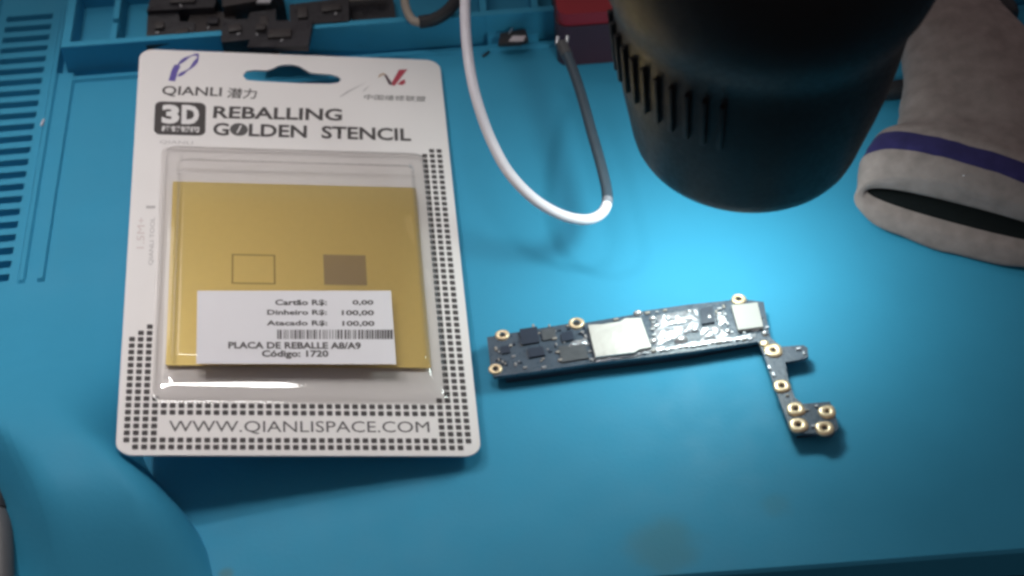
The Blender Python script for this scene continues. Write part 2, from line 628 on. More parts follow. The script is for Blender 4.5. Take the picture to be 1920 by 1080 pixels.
def fit_mesh(me, a, b, c, z):
    """stretch a flat mesh so its box has baseline from a to b and its top-left at c (card-local 2-D points)"""
    co = np.array([v.co[:] for v in me.vertices])
    x0, y0 = co[:, 0].min(), co[:, 1].min()
    w, h = np.ptp(co[:, 0]), np.ptp(co[:, 1])
    ax = (b - a) / w
    ay = (c - a) / h
    for v in me.vertices:
        p = a + ax * (v.co.x - x0) + ay * (v.co.y - y0)
        v.co = (p.x, p.y, z)
    return me


def text(name, body, q, material, parent, z=0.006, zl=0.0, bold=0.0):
    """q: photo positions of lower-left, lower-right, upper-left corners of the lettering"""
    me = fit_mesh(text_mesh(body, bold), K(*q[0], zl), K(*q[1], zl), K(*q[2], zl), z + zl)
    PL = parent.location if parent is card else Vector((0, 0, 0))
    me.transform(Matrix.Translation(-PL))
    if ' ' not in body:
        return link_mesh(name, me, material, parent, local=True, smooth=0)
    # one mesh per word: islands sorted along the line, cut at the widest gaps
    bm = bmesh.new(); bm.from_mesh(me); bpy.data.meshes.remove(me)
    bm.verts.ensure_lookup_table()
    seen, isl = set(), []
    for v in bm.verts:
        if v.index in seen: continue
        st, comp = [v], []
        seen.add(v.index)
        while st:
            a = st.pop(); comp.append(a.index)
            for e in a.link_edges:
                c = e.other_vert(a)
                if c.index not in seen: seen.add(c.index); st.append(c)
        xs_ = [bm.verts[i].co.x for i in comp]
        isl.append((min(xs_), max(xs_), comp))
    isl.sort()
    gaps, end = [], isl[0][1]
    for k in range(1, len(isl)):
        gaps.append((isl[k][0] - end, k)); end = max(end, isl[k][1])
    cuts = sorted(k for g, k in sorted(gaps, reverse=True)[:len(body.split()) - 1])
    res = None
    for a, b in zip([0] + cuts, cuts + [len(isl)]):
        ids = set(i for t in isl[a:b] for i in t[2])
        c = bm.copy(); c.verts.ensure_lookup_table()
        bmesh.ops.delete(c, geom=[v for v in c.verts if v.index not in ids], context='VERTS')
        mw = bpy.data.meshes.new(name); c.to_mesh(mw); c.free()
        res = link_mesh(name, mw, material, parent, local=True, smooth=0)
    bm.free()
    return res


def flat(name, pts, material, parent, z=0.006, zl=0.0):
    bm = bmesh.new()
    bm.faces.new([bm.verts.new((p[0], p[1], z + zl)) for p in pts])
    for f in bm.faces:
        if f.normal.z < 0: f.normal_flip()
    PL = parent.location if parent is card else Vector((0, 0, 0))
    bmesh.ops.translate(bm, verts=bm.verts, vec=-PL)
    bmesh.ops.recalc_face_normals(bm, faces=bm.faces)
    me = bpy.data.meshes.new(name); bm.to_mesh(me); bm.free()
    return link_mesh(name, me, material, parent, local=True, smooth=0)


def quads(name, rects, material, parent, z=0.006, zl=0.0):
    bm = bmesh.new()
    for r in rects:
        bm.faces.new([bm.verts.new((p[0], p[1], z + zl)) for p in r])
    PL = parent.location if parent is card else Vector((0, 0, 0))
    bmesh.ops.translate(bm, verts=bm.verts, vec=-PL)
    bmesh.ops.recalc_face_normals(bm, faces=bm.faces)
    me = bpy.data.meshes.new(name); bm.to_mesh(me); bm.free()
    return link_mesh(name, me, material, parent, local=True, smooth=0)


text('maker_lettering', 'QIANLI', ((303, 181), (415, 184), (305, 161)), M_INK, card, bold=0.015)
text('maker_lettering', '潜力', ((425, 184), (480, 186), (428, 165)), M_INK, card, bold=0.01)
text('title_lettering', 'REBALLING', ((399, 222), (641, 227), (401, 199)), M_INK, card, bold=0.026)
text('title_lettering', 'G', ((399, 254), (429, 255), (400, 230)), M_INK, card, bold=0.026)
text('title_lettering', 'LDEN  STENCIL', ((466, 256), (771, 265), (467, 232)), M_INK, card, bold=0.026)
# the O of GOLDEN: solid disc with a slanted nick
cO = K(448, 243); rO = (K(465, 243) - K(431, 243)).length / 2
rOy = (K(448, 231) - K(448, 255)).length / 2
flat('title_disc', [(cO.x + rO * math.cos(a), cO.y + rOy * math.sin(a)) for a in np.linspace(0, 2 * math.pi, 24, endpoint=False)], M_INK2, card)
flat('disc_nick', [(cO.x + x * rO, cO.y + y * rOy) for x, y in ((-.30, -.62), (-.05, -.45), (.32, .62), (.12, .60))], M_BADGEW, card, z=0.010)
# 3D badge
bq = [K(289, 252), K(385, 255), K(386, 193), K(290, 190)]
bx0, bx1 = (bq[0].x + bq[3].x) / 2, (bq[1].x + bq[2].x) / 2
by0, by1 = (bq[0].y + bq[1].y) / 2, (bq[2].y + bq[3].y) / 2
badge = flat('badge', rrect(bx0, by0, bx1, by1, 0.2, 5), M_INK, card, z=0.006)
text('badge_lettering', '3', ((303, 232), (336, 233), (304, 196)), M_BADGEW, card, z=0.010, bold=0.05)
text('badge_lettering', 'D', ((340, 233), (373, 234), (341, 197)), M_BADGEW, card, z=0.010, bold=0.055)
text('badge_lettering', '植锡钢网', ((302, 247), (373, 249), (303, 236)), M_BADGEW, card, z=0.010, bold=0.025)
text('small_lettering', 'QIANLI', ((299, 270), (361, 272), (300, 263)), M_INKL, card)
# logo at the right: a red V with a tan flourish, a swoosh and a slogan
lg = lambda pts: [K(*p) for p in pts]
flat('emblem', lg(((733, 158), (739, 162), (764, 130), (748, 131))), M_RED, card)
flat('emblem', lg(((720, 141), (724, 140), (735, 156), (733, 161), (729, 158))), M_DKRED, card, z=0.008)
flat('emblem', lg(((709, 147), (711, 140), (719, 137), (724, 140), (716, 142))), M_GOLDINK, card, z=0.010)
flat('emblem', lg(((745, 158), (752, 152), (759, 149), (760, 156), (754, 160))), M_RED, card, z=0.010)
flat('swoosh', lg(((636, 182), (652, 171), (688, 154), (654, 173), (641, 181))), M_INKL, card)
flat('swoosh', lg(((679, 174), (683, 168), (694, 160), (686, 168))), M_INKL, card)
text('slogan_lettering', '中国维修联盟', ((682, 187), (797, 191), (684, 177)), M_INK2, card, bold=0.0)
# faint vertical print at the left
text('side_lettering', '1.5M+', ((270, 466), (272, 408), (256, 466)), M_INKP, card)
text('side_lettering', 'QIANLI TOOL', ((288, 497), (292, 408), (278, 497)), M_INKL, card)
flat('side_mark', lg(((274, 386), (291, 386), (291, 391), (274, 391))), M_INKL, card)
# pen mark: a looping stroke
bm = bmesh.new()
stroke = catmull([(*K(*p), 0.004) for p in ((322, 152), (329, 130), (338, 118), (352, 108), (366, 103), (371, 105), (369, 113), (358, 127), (345, 136), (334, 143))], 8)
n = len(stroke)
prev = None
for i, p in enumerate(stroke):
    t = (stroke[min(i + 1, n - 1)] - stroke[max(i - 1, 0)]).normalized()
    w = 0.095 if i < n * .17 else (0.042 + 0.02 * math.sin(i * .4))
    nn = Vector((-t.y, t.x, 0)) * w
    a, b = bm.verts.new(p + nn + Vector((0, 0, i * 1e-5))), bm.verts.new(p - nn + Vector((0, 0, i * 1e-5)))
    if prev: bm.faces.new((prev[0], prev[1], b, a))
    prev = (a, b)
from_bm('pen_mark', bm, M_PEN, card, local=True, smooth=0).location = (0, 0, 0.024)

# grid of printed dots
d_bl = K(237, 826)
pu = (K(880, 838) - K(254, 838)).length / 38
rects = []
col0 = K(237, 826).x
row0 = K(500, 839).y
pv = (K(237, 637).y - K(237, 826).y) / 15
dots = []
for i in range(0, 40):
    for j in range(0, 60):
        x = col0 + i * pu * 1.0
        y = row0 + j * pv
        if x > CW / 2 - .14: continue
        ok = False
        if j <= 1: ok = not (j == 0 and i in (0,)) and not (j == 0 and x > CW / 2 - .35)
        if i <= 3 and j <= 7: ok = True if j > 0 else ok
        if i <= 2 and 7 < j <= 16 + i: ok = True
        if 3 <= i and j in (5, 6): ok = True if not (i == 3 and j == 7 and False) else ok
        nR = int((CW / 2 - .14 - col0) / pu)
        if i >= nR - 3 and 2 <= j <= 7: ok = True
        if i >= nR - 2 and 7 < j and y < K(815, 275).y + (i - nR) * .12: ok = True
        if ok: dots.append((x, y))
for x, y in dots:
    rects.append(rrect(x - .074, y - .078, x + .074, y + .078, 0.03, 2))
quads('dot_pattern', rects, M_INK, card)
text('address_lettering', 'WWW.QIANLISPACE.COM', ((316, 814), (806, 815), (317, 789)), M_INK2, card)

# blister
bl = [K(290, 750), K(833, 752), K(800, 292), K(308, 281)]
X0, X1 = (bl[0].x + bl[3].x) / 2, (bl[1].x + bl[2].x) / 2
Y0, Y1 = (bl[0].y + bl[1].y) / 2, (bl[2].y + bl[3].y) / 2
TOPZ = 0.46
prof = [(-.10, .010, .3), (-.02, .016, .28), (.015, .06, .27), (.04, .16, .26), (.09, .22, .24), (.17, .245, .22), (.34, .25, .18), (.39, .27, .16), (.43, .36, .15), (.48, .44, .14), (.56, .46, .12)]
bm = bmesh.new()
prev = None
for (ins, z, r) in prof:
    # the lower end has a broader step than the other three sides
    pts = rrect(X0 + ins, Y0 + ins * 1.0 + (0.55 if z > .26 else 0), X1 - ins, Y1 - ins - (0.35 if z > .26 else 0), r, 5)
    zs = {.06: .05, .16: .085, .22: .11, .245: .14, .25: .20}.get(z, z)
    ring = [bm.verts.new((p[0], p[1], zs + (z - zs) * sstep(0.1, 0.9, p[1] - Y0 - ins - (0.55 if z > .26 else 0)))) for p in pts]
    if prev:
        for k in range(len(ring)):
            bm.faces.new((prev[k], prev[(k + 1) % len(ring)], ring[(k + 1) % len(ring)], ring[k]))
    prev = ring
bm.faces.new(prev)
bl_o = from_bm('blister', bm, M_CLEAR, pkg, local=True, smooth=60)

# price label on the blister
LZ = TOPZ + 0.012
lq = [K(368, 682, LZ), K(743, 683, LZ), K(733, 545, LZ), K(370, 545, LZ)]
bm = bmesh.new()
bm.faces.new([bm.verts.new((p.x, p.y, LZ)) for p in lq])
lab = from_bm('price_label', bm, M_LABEL, pkg, local=True, smooth=0)


def ltext(body, q, bold=0.025):
    return text('label_lettering', body, q, M_INK, lab, z=0.006, zl=LZ, bold=bold)


ltext('Cartão R$:', ((516, 574), (613, 574), (516, 562)))
ltext('0,00', ((661, 573), (700, 573), (661, 563)))
ltext('Dinheiro R$:', ((501, 592), (613, 592), (501, 581)))
ltext('100,00', ((641, 593), (701, 593), (641, 582)))
ltext('Atacado R$:', ((500, 612), (614, 612), (500, 601)))
ltext('100,00', ((642, 613), (702, 613), (642, 602)))
ltext('PLACA DE REBALLE A8/A9', ((428, 654), (677, 655), (428, 641)), 0.03)
ltext('Código: 1720', ((491, 673), (616, 673), (491, 657)), 0.03)
bars = []
x = 520
k = 0
while x < 735:
    w = R_.choice((1.6, 1.6, 2.6, 3.6)) if x < 700 else R_.choice((2.6, 4.5, 3.6))
    bars.append([K(x, 636, LZ), K(x + w, 636, LZ), K(x + w, 618.5, LZ), K(x, 618.5, LZ)])
    x += w + (R_.choice((1.8, 2.4, 3.8)) if x < 700 else 1.4)
quads('barcode', bars, M_INK, lab, zl=LZ)

# gold stencil plate inside the blister
stencil = empty('stencil_plate', (0, 0, 0), 'thin gold reballing stencil plate inside the clear blister', 'stencil')
stencil.matrix_world = CARD_M
stencil.matrix_basis = CARD_M
PZ = 0.14
pl = [K(308, 682, PZ), K(807, 691, PZ), K(781, 352, PZ), K(326, 340, PZ)]
PX0, PX1 = (pl[0].x + pl[3].x) / 2, (pl[1].x + pl[2].x) / 2
PY0, PY1 = (pl[0].y + pl[1].y) / 2, (pl[2].y + pl[3].y) / 2
bm = prism_bm(rrect(PX0, PY0, PX1, PY1, 0.05, 3), PZ - .03, PZ)
from_bm('plate', bm, M_GOLD, stencil, local=True, smooth=0)
a = K(434, 532, PZ); b = K(516, 478, PZ)
w = .045
quads('etched_outline', [[(a.x, a.y), (b.x, a.y), (b.x, a.y + w), (a.x, a.y + w)], [(a.x, b.y - w), (b.x, b.y - w), (b.x, b.y), (a.x, b.y)],
                         [(a.x, a.y + w), (a.x + w, a.y + w), (a.x + w, b.y - w), (a.x, b.y - w)], [(b.x - w, a.y + w), (b.x, a.y + w), (b.x, b.y - w), (b.x - w, b.y - w)]],
      M_GOLDL, stencil, z=0.004, zl=PZ).location = (0, 0, 0)
a = K(608, 534, PZ); b = K(685, 479, PZ)
quads('hole_grid', [[(a.x, a.y), (b.x, a.y), (b.x, b.y), (a.x, b.y)]], M_GRID, stencil, z=0.004, zl=PZ)

# ------------------------------------------------------------------ logic board
PT = 0.42                                   # height of the board's upper face
pcb = empty('phone_logic_board', W(1200, 640, 0), 'narrow blue black phone logic board with silver shields and an L shaped tail', 'circuit board')
outl = [(913, 632), (985, 620), (1070, 606), (1092, 606), (1186, 590), (1206, 583), (1290, 571), (1368, 563), (1375, 557), (1394, 556), (1402, 562), (1432, 566),
        (1436, 590), (1444, 632), (1464, 650), (1506, 647), (1514, 652), (1516, 668), (1509, 672), (1472, 679), (1478, 712), (1490, 745), (1506, 757), (1556, 753), (1564, 770), (1572, 802),
        (1560, 816), (1524, 812), (1490, 812), (1480, 800), (1466, 762), (1448, 712), (1436, 676), (1424, 645), (1420, 640), (1300, 658), (1215, 669), (1110, 681), (1000, 697), (926, 706), (920, 690)]
pts = [W(x, y, PT) for x, y in outl]
me = curve_mesh([(p.x, p.y) for p in pts], (), 0.055)
me.transform(Matrix.Translation((0, 0, PT - .057)))
board = link_mesh('board', me, M_PCB, pcb, smooth=0)


def poly_part(name, px, z0, z1, material, parent=None, bevel=0.02):
    p = [W(x, y, z1) for x, y in px]
    bm = prism_bm([(q.x, q.y) for q in p], z0, z1)
    return from_bm(name, bm, material, parent or pcb, bevel=bevel, smooth=50)


# shield on the underside holds the board off the mat
def under(px, inset):
    p = [W(x, y, PT) for x, y in px]
    c = sum(p, Vector()) / len(p)
    q = [(v.x + (c.x - v.x) * inset, v.y + (c.y - v.y) * inset * 3) for v in p]
    from_bm('underside_shield', prism_bm(q, .02, PT - .06), M_UNDER, pcb, bevel=.03)


under(((930, 634), (1070, 610), (1200, 590), (1360, 568), (1425, 572), (1434, 630), (1300, 655), (1215, 667), (1110, 679), (1000, 695), (945, 702)), .012)
under(((1490, 765), (1552, 760), (1564, 800), (1495, 806)), .03)

B = PT
def lumpy(px, h, seed):
    """quad (photo corners) grown into a lumpy, wet solder field"""
    from mathutils import noise
    c = [W(x, y, B) for x, y in px]
    nu, nv = 26, 14
    bm = bmesh.new(); g = []
    for j in range(nv + 1):
        row = []
        for i in range(nu + 1):
            u, v = i / nu, j / nv
            p = (c[0] * (1 - u) + c[1] * u) * (1 - v) + (c[3] * (1 - u) + c[2] * u) * v
            k = noise.noise(Vector((p.x * 3.2, p.y * 4.5, seed))) * .8 + noise.noise(Vector((p.x * 8, p.y * 9, seed + 5))) * .45
            edge = min(1, 6 * min(u, 1 - u, v * .7, (1 - v) * .7))
            row.append(bm.verts.new((p.x + .02 * k, p.y + .03 * k, B + .005 + max(0, h * (.55 + k)) * edge ** .5)))
        g.append(row)
    for j in range(nv):
        for i in range(nu): bm.faces.new((g[j][i], g[j][i + 1], g[j + 1][i + 1], g[j + 1][i]))
    return from_bm('solder_field', bm, M_SOLDER, pcb, smooth=80)


sh = poly_part('shield_can', ((1103, 609), (1128, 608), (1162, 603), (1172, 597), (1202, 596), (1211, 622), (1221, 650), (1198, 655), (1190, 660), (1117, 669), (1111, 645)), B, B + .14, M_SHIELD)
poly_part('shield_can', ((1371, 572), (1420, 567), (1431, 612), (1384, 618)), B, B + .13, M_SHIELD2)
lumpy(((1231, 592), (1308, 578), (1311, 604), (1233, 617)), .09, 1)
lumpy(((1226, 618), (1312, 604), (1306, 620), (1230, 650)), .07, 4)
lumpy(((1116, 672), (1222, 656), (1221, 664), (1118, 680)), .08, 7)
lumpy(((1222, 652), (1416, 626), (1416, 634), (1222, 662)), .05, 9)
lumpy(((1312, 614), (1350, 608), (1369, 631), (1315, 640)), .08, 2)
lumpy(((1340, 592), (1358, 582), (1364, 606), (1350, 612)), .08, 3)
lumpy(((1072, 640), (1100, 634), (1104, 648), (1060, 656)), .07, 11)
poly_part('chip', ((1313, 578), (1336, 574), (1340, 603), (1316, 607)), B, B + .07, M_CHIP)
poly_part('chip', ((974, 617), (1007, 612), (1011, 641), (977, 646)), B, B + .06, M_CHIP)
poly_part('chip', ((989, 653), (1018, 649), (1022, 665), (992, 670)), B, B + .06, M_CHIP)
poly_part('chip', ((1052, 624), (1073, 620), (1076, 636), (1054, 640)), B, B + .06, M_CHIP)
poly_part('chip', ((1047, 649), (1096, 642), (1104, 671), (1053, 679)), B, B + .05, M_CHIPG)
poly_part('chip', ((938, 650), (954, 647), (957, 660), (941, 663)), B, B + .05, M_CHIP)
poly_part('chip', ((1015, 618), (1040, 614), (1043, 634), (1018, 638)), B, B + .05, M_CHIPG)
# blobs of solder
for (x, y, rx, ry, h) in ((1277, 638, .19, .15, .13), (1224, 598, .11, .1, .09), (1303, 620, .13, .07, .08), (1196, 588, .14, .1, .1), (1364, 621, .1, .08, .07),
                          (1417, 618, .13, .07, .07), (1434, 626, .1, .09, .09), (1225, 640, .12, .1, .08), (1293, 586, .12, .06, .09), (1185, 662, .22, .06, .08), (1230, 612, .16, .06, .07),
                          (1255, 630, .12, .06, .06), (1205, 655, .3, .07, .07), (1330, 596, .08, .12, .09), (1350, 590, .13, .05, .07), (1347, 600, .07, .06, .07)):
    p = W(x, y, B)
    bm = bmesh.new()
    bmesh.ops.create_uvsphere(bm, u_segments=14, v_segments=8, radius=1)
    bmesh.ops.transform(bm, matrix=Matrix.Translation((p.x, p.y, B)) @ Matrix.Rotation(.15, 4, 'Z') @ Matrix.Diagonal((rx, ry, h, 1)), verts=bm.verts)
    from_bm('solder_blob', bm, M_TIN, pcb, smooth=80)
# gold screw pads
for (x, y, ro, ri) in ((942, 629, .19, .075), (929, 693, .18, .075), (1081, 607, .21, .10), (1385, 562, .20, .07), (1433, 645, .12, .0), (1450, 658, .235, .055), (1466, 725, .215, .06),
                       (1492, 768, .225, .06), (1497, 798, .235, .065), (1551, 773, .215, .05), (1546, 804, .23, .07)):
    p = W(x, y, B)
    n = 24
    sq = 0.25 if x > 1440 else 0.0
    outer = []
    for k in range(n):
        a = 2 * math.pi * k / n
        rr = ro * (1 + sq * 0.35 * abs(math.sin(2 * a)) ** 2)
        outer.append((p.x + rr * math.cos(a + .15), p.y + rr * .92 * math.sin(a + .15)))
    holes = [[(p.x + ri * math.cos(2 * math.pi * k / 14), p.y + ri * math.sin(2 * math.pi * k / 14)) for k in range(14)]] if ri else []
    bm = bmesh.new()
    prev = None
    for f, z in ((0.0, .02), (.0, .04), (.22, .06), (.5, .065), (.8, .055), (1.0, .03), (1.02, 0)):
        ring = []
        for k in range(n):
            a_ = 2 * math.pi * k / n + .15
            ix, iy = p.x + ri * math.cos(a_), p.y + ri * math.sin(a_)
            wob = 1 + .05 * math.sin(3 * a_ + x)
            ring.append(bm.verts.new((ix + (outer[k][0] - ix) * f * wob, iy + (outer[k][1] - iy) * f * wob, B + z)))
        if prev:
            for k in range(n): bm.faces.new((prev[k], prev[(k + 1) % n], ring[(k + 1) % n], ring[k]))
        elif not ri:
            bm.faces.new(ring)
        prev = ring
    if not ri: bmesh.ops.remove_doubles(bm, verts=bm.verts, dist=.002)
    pd = from_bm('screw_pad', bm, M_PAD, pcb, smooth=70)
    if ri:
        bm = bmesh.new()
        bmesh.ops.create_circle(bm, cap_ends=True, segments=14, radius=ri * .98)
        bmesh.ops.translate(bm, verts=bm.verts, vec=(p.x, p.y, B + .006))
        from_bm('screw_hole', bm, M_HOLE, pcb, smooth=0)
# small surface-mount parts
smd = bmesh.new(); box_bm(.11, .06, .05, None, smd)
smd_me = {}
for nm, mm in (('t', M_TIN), ('c', M_CER)):
    me = bpy.data.meshes.new('capacitor')
    b2 = smd.copy(); bmesh.ops.bevel(b2, geom=b2.edges[:], offset=.012, segments=1, affect='EDGES'); b2.to_mesh(me); b2.free()
    me.materials.append(mm); smd_me[nm] = me
PWI = WORLD(pcb).inverted()


def smd_at(x, y, rz, t, s=1.0):
    p = W(x, y, B)
    o = bpy.data.objects.new('capacitor', smd_me[t]); COL.objects.link(o)
    o.parent = pcb
    o.matrix_basis = PWI @ Matrix.Translation((p.x, p.y, B + .022)) @ Matrix.Rotation(rz, 4, 'Z') @ Matrix.Diagonal((s, s, s, 1))


for i in range(26):                          # row along the near edge
    x = 1108 + i * 11.9 + R_.uniform(-2, 2)
    y = 681 - (x - 1110) * .132 - 7 + R_.uniform(-1.5, 1.5)
    smd_at(x, y, .15 + R_.uniform(-.2, .2), R_.choice('ttc'), R_.uniform(.9, 1.4))
for (x, y) in ((930, 655), (957, 649), (963, 669), (967, 684), (1040, 636), (1043, 647), (1046, 661), (1051, 676), (1093, 624), (1087, 643), (1102, 646), (1106, 660), (1111, 676), (1098, 632),
               (1225, 606), (1224, 618), (1227, 629), (1214, 588), (1232, 586), (1247, 583), (1343, 586), (1349, 580), (1357, 576), (1360, 590), (1358, 601), (1364, 608), (1352, 622), (1372, 624),
               (1395, 624), (1405, 629), (1438, 615), (1440, 660), (1436, 664), (1442, 690), (1450, 703), (1476, 742), (1512, 770), (1530, 762), (1525, 800), (1497, 655), (1507, 663), (1065, 612), (1155, 600),
               (1020, 690), (985, 690), (1000, 604 + 8), (1030, 612)):
    smd_at(x, y, .15 + R_.choice((0, 1.57)), R_.choice('tct'), R_.uniform(.75, 1.25))

b2 = bmesh.new(); box_bm(.09, .05, .04, None, b2); bmesh.ops.bevel(b2, geom=b2.edges[:], offset=.008, segments=1, affect='EDGES')
res_me = bpy.data.meshes.new('resistor'); b2.to_mesh(res_me); b2.free(); res_me.materials.append(M_CHIP)
for i in range(46):
    u = R_.random(); v = R_.random()
    x = 930 + u * 170 if i < 34 else 1320 + u * 110
    y = (632 + v * 62) - (x - 920) * .135
    p = W(x, y, B)
    o = bpy.data.objects.new('resistor', res_me); COL.objects.link(o); o.parent = pcb
    o.matrix_basis = PWI @ Matrix.Translation((p.x, p.y, B + .018)) @ Matrix.Rotation(.15 + R_.choice((0, 1.57)), 4, 'Z')
for i in range(22):
    u = R_.random(); v = R_.random()
    x = 935 + u * 165
    smd_at(x, (634 + v * 58) - (x - 920) * .135, .15 + R_.choice((0, 1.57)), R_.choice('ctc'), R_.uniform(.5, .85))

# ------------------------------------------------------------------ white cable
cab = empty('white_cable', W(1100, 420, 0), 'white charging cable hanging in a loop above the mat', 'cable')
cp = [(874, -60, 4.9), (872, 10, 4.5), (875, 80, 4.1), (885, 150, 3.7), (901, 210, 3.3), (922, 265, 2.9), (953, 322, 2.55), (1000, 372, 2.2), (1050, 402, 1.9), (1092, 412, 1.75), (1120, 406, 1.7),
      (1136, 388, 1.7), (1138, 360, 1.7), (1127, 310, 1.75), (1110, 250, 1.8), (1092, 185, 1.85), (1074, 130, 1.9), (1060, 98, 1.95)]
path = catmull([W(*p) for p in cp], 10)
NSH = 112
from_bm('sheath', tube_bm(path[:NSH + 1], 0.146, 16), M_CABLE, cab, smooth=80)
from_bm('shade_step', tube_bm(path[NSH:NSH + 5], 0.149, 16), M_CABHALF, cab, smooth=80)
from_bm('shaded_strand', tube_bm(path[NSH + 4:], 0.152, 16), M_CABSHADE, cab, smooth=80)  # right strand of the cable, its shade painted dark
e0, e1 = path[-1], path[-1] + (path[-1] - path[-4]).normalized() * .35
from_bm('strain_relief', tube_bm([path[-3], e0, e1], 0.175, 14), M_GREYP, cab, smooth=60)
for dx in (-.14, .14):
    q = e1 + Vector((dx, 0, 0))
    from_bm('contact_pin', tube_bm([q, q + Vector((.05, .22, .10))], .055, 8), M_TIN, cab, smooth=60)

# ------------------------------------------------------------------ lamp head over the board
LX, LY, LZ0 = 6.10, -0.05, 5.15
lamp = empty('lamp_head', (LX, LY, LZ0), 'black round work lamp head with vent slots hanging over the mat', 'lamp')
lamp.rotation_euler = (0, math.radians(2.6), 0)
lamp.scale = (1.035, 1.035, 1)
profile = [(2.3, .55), (2.32, .06), (2.40, -.04), (2.50, -.02), (2.60, .07), (2.68, .22), (2.75, .46), (2.86, 1.0), (3.03, 1.8), (3.18, 2.6), (3.28, 3.4), (3.33, 4.0), (3.36, 4.4), (3.42, 4.7), (3.54, 5.05), (3.70, 5.45), (3.82, 5.9), (3.9, 6.5), (3.92, 9.0), (3.7, 9.4), (0, 9.5)]
from_bm('housing', lathe_bm(profile, 96), M_BLACK, lamp, local=True, smooth=40)
from_bm('diffuser', lathe_bm([(0, .5), (2.29, .5), (2.29, .56), (0, .56)], 48), M_DIFF, lamp, local=True, smooth=30)
for k in range(11):
    a = math.radians(178 + k * 7.0)
    b0 = Vector((math.cos(a) * 3.20, math.sin(a) * 3.20, 2.75)); b1 = Vector((math.cos(a) * 3.36, math.sin(a) * 3.36, 4.2))
    bm = bmesh.new()
    mid = (b0 + b1) / 2
    zax = (b1 - b0).normalized(); xa = Vector((-math.sin(a), math.cos(a), 0)); ya = zax.cross(xa)
    Mx = Matrix(((xa.x, ya.x, zax.x, mid.x), (xa.y, ya.y, zax.y, mid.y), (xa.z, ya.z, zax.z, mid.z), (0, 0, 0, 1)))
    box_bm(.13, .22, (b1 - b0).length, Mx, bm)
    from_bm('vent_rib', bm, M_BLACK, lamp, local=True, bevel=.03, smooth=40)
lt = bpy.data.lights.new('lamp_light', 'AREA')
lt.shape = 'DISK'; lt.size = 2.0; lt.energy = 455; lt.color = (0.84, 1.0, 0.94); lt.spread = math.radians(170)
lto = bpy.data.objects.new('lamp_light', lt); COL.objects.link(lto)
lto.location = (LX - .95, LY - .35, LZ0 + .46)
lto.rotation_euler = (0, 0, 0)

# ------------------------------------------------------------------ knitted glove
glove = empty('work_glove', W(1760, 400, 0), 'grey knitted work glove with purple cuff band and open cuff facing front', 'glove')
rings = []                                   # (left px, right px, height, top shift north, material)
ring_px = [((1605, 368), (2010, 474), 1.75, .50), ((1607, 347), (2012, 458), 1.95, .40), ((1612, 322), (2016, 444), 2.1, .25), ((1617, 303), (2020, 428), 2.2, .12), ((1633, 285), (2020, 408), 2.25, .05),
           ((1648, 272), (2020, 395), 2.3, 0), ((1672, 262), (2020, 370), 2.25, 0), ((1682, 245), (2020, 345), 2.2, 0), ((1690, 210), (2030, 300), 2.25, 0), ((1692, 160), (2030, 240), 2.4, 0),
           ((1690, 105), (1985, 165), 2.5, 0), ((1692, 50), (1925, 95), 2.4, 0), ((1700, 0), (1868, 35), 2.2, 0), ((1715, -60), (1840, -30), 1.8, 0), ((1740, -110), (1820, -95), 1.0, 0)]
NP = 72
gr = random.Random(3)


def ring_pts(l, r, h, shift, inset=0.0, north=0.0, insz=None):
    a, b = W(*l, h * .42), W(*r, h * .42)
    c = (a + b) / 2
    half = (b - a) / 2
    hl_ = half.length - inset
    half = half.normalized() * hl_
    nrm = Vector((-half.y, half.x, 0)).normalized()
    hh = h / 2 - (inset if insz is None else insz)
    out = []
    for k in range(NP):
        f = 2 * math.pi * k / NP
        cx, sx = math.cos(f), math.sin(f)
        ex = abs(cx) ** 0.9 * (1 if cx > 0 else -1); ez = abs(sx) ** 0.8 * (1 if sx > 0 else -1)
        p = Vector((c.x, c.y, h / 2 + .04)) + half * ex + Vector((0, 0, hh * ez)) + nrm * (shift * ez + north)
        out.append(p)
    return out


from mathutils import noise as _nz


def densify(rs, n=5):
    """smooth extra rings between the given ones"""
    out = []
    for k in range(NP):
        line = catmull([r[k] for r in rs], n)
        for i, p in enumerate(line):
            if k == 0: out.append([])
            out[i].append(p)
    return out


def wrinkle(rs, amp):
    for q in rs:
        c = sum(q, Vector()) / len(q)
        for k, p in enumerate(q):
            d = (p - c).normalized()
            f = _nz.noise(p * 0.9) * .9 + _nz.noise(Vector((p.x * 1.1, p.y * 2.6, p.z * 1.5))) * .8 + _nz.noise(p * 4.5) * .22
            q[k] = p + d * (f * amp)
    return rs


def skin(name, rs, material, close=None):
    bm = bmesh.new()
    vr = [[bm.verts.new(p) for p in q] for q in rs]
    for i in range(len(vr) - 1):
        for k in range(NP):
            bm.faces.new((vr[i][k], vr[i][(k + 1) % NP], vr[i + 1][(k + 1) % NP], vr[i + 1][k]))
    if close is not None: bm.faces.new(vr[close])
    return from_bm(name, bm, material, glove, smooth=85)


RP = [ring_pts(*r) for r in ring_px]
LIPS = (*ring_px[0][:3], .20)
lipin = ring_pts(*LIPS, inset=.26, north=.16, insz=.70)
lipm = ring_pts(*ring_px[0][:3], .34, inset=.20, north=-.02, insz=.56)
lip0 = ring_pts(*ring_px[0], inset=.08, north=-.10, insz=.18)
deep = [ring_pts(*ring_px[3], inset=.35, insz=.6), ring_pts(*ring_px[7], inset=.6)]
OUT = densify([lipin, lipm, lip0] + RP, 5)
wrinkle(OUT[8:], .085)
i0, i1 = 5 * 5, 7 * 5                        # the band lies between outer rings 2 and 4
skin('cuff', OUT[:i0 + 1], M_GLOVE)
skin('cuff_band', OUT[i0:i1 + 1], M_PURPLE)
skin('body', OUT[i1:], M_GLOVE, close=-1)
skin('lining', [lipin] + deep, M_GLIN, close=-1)
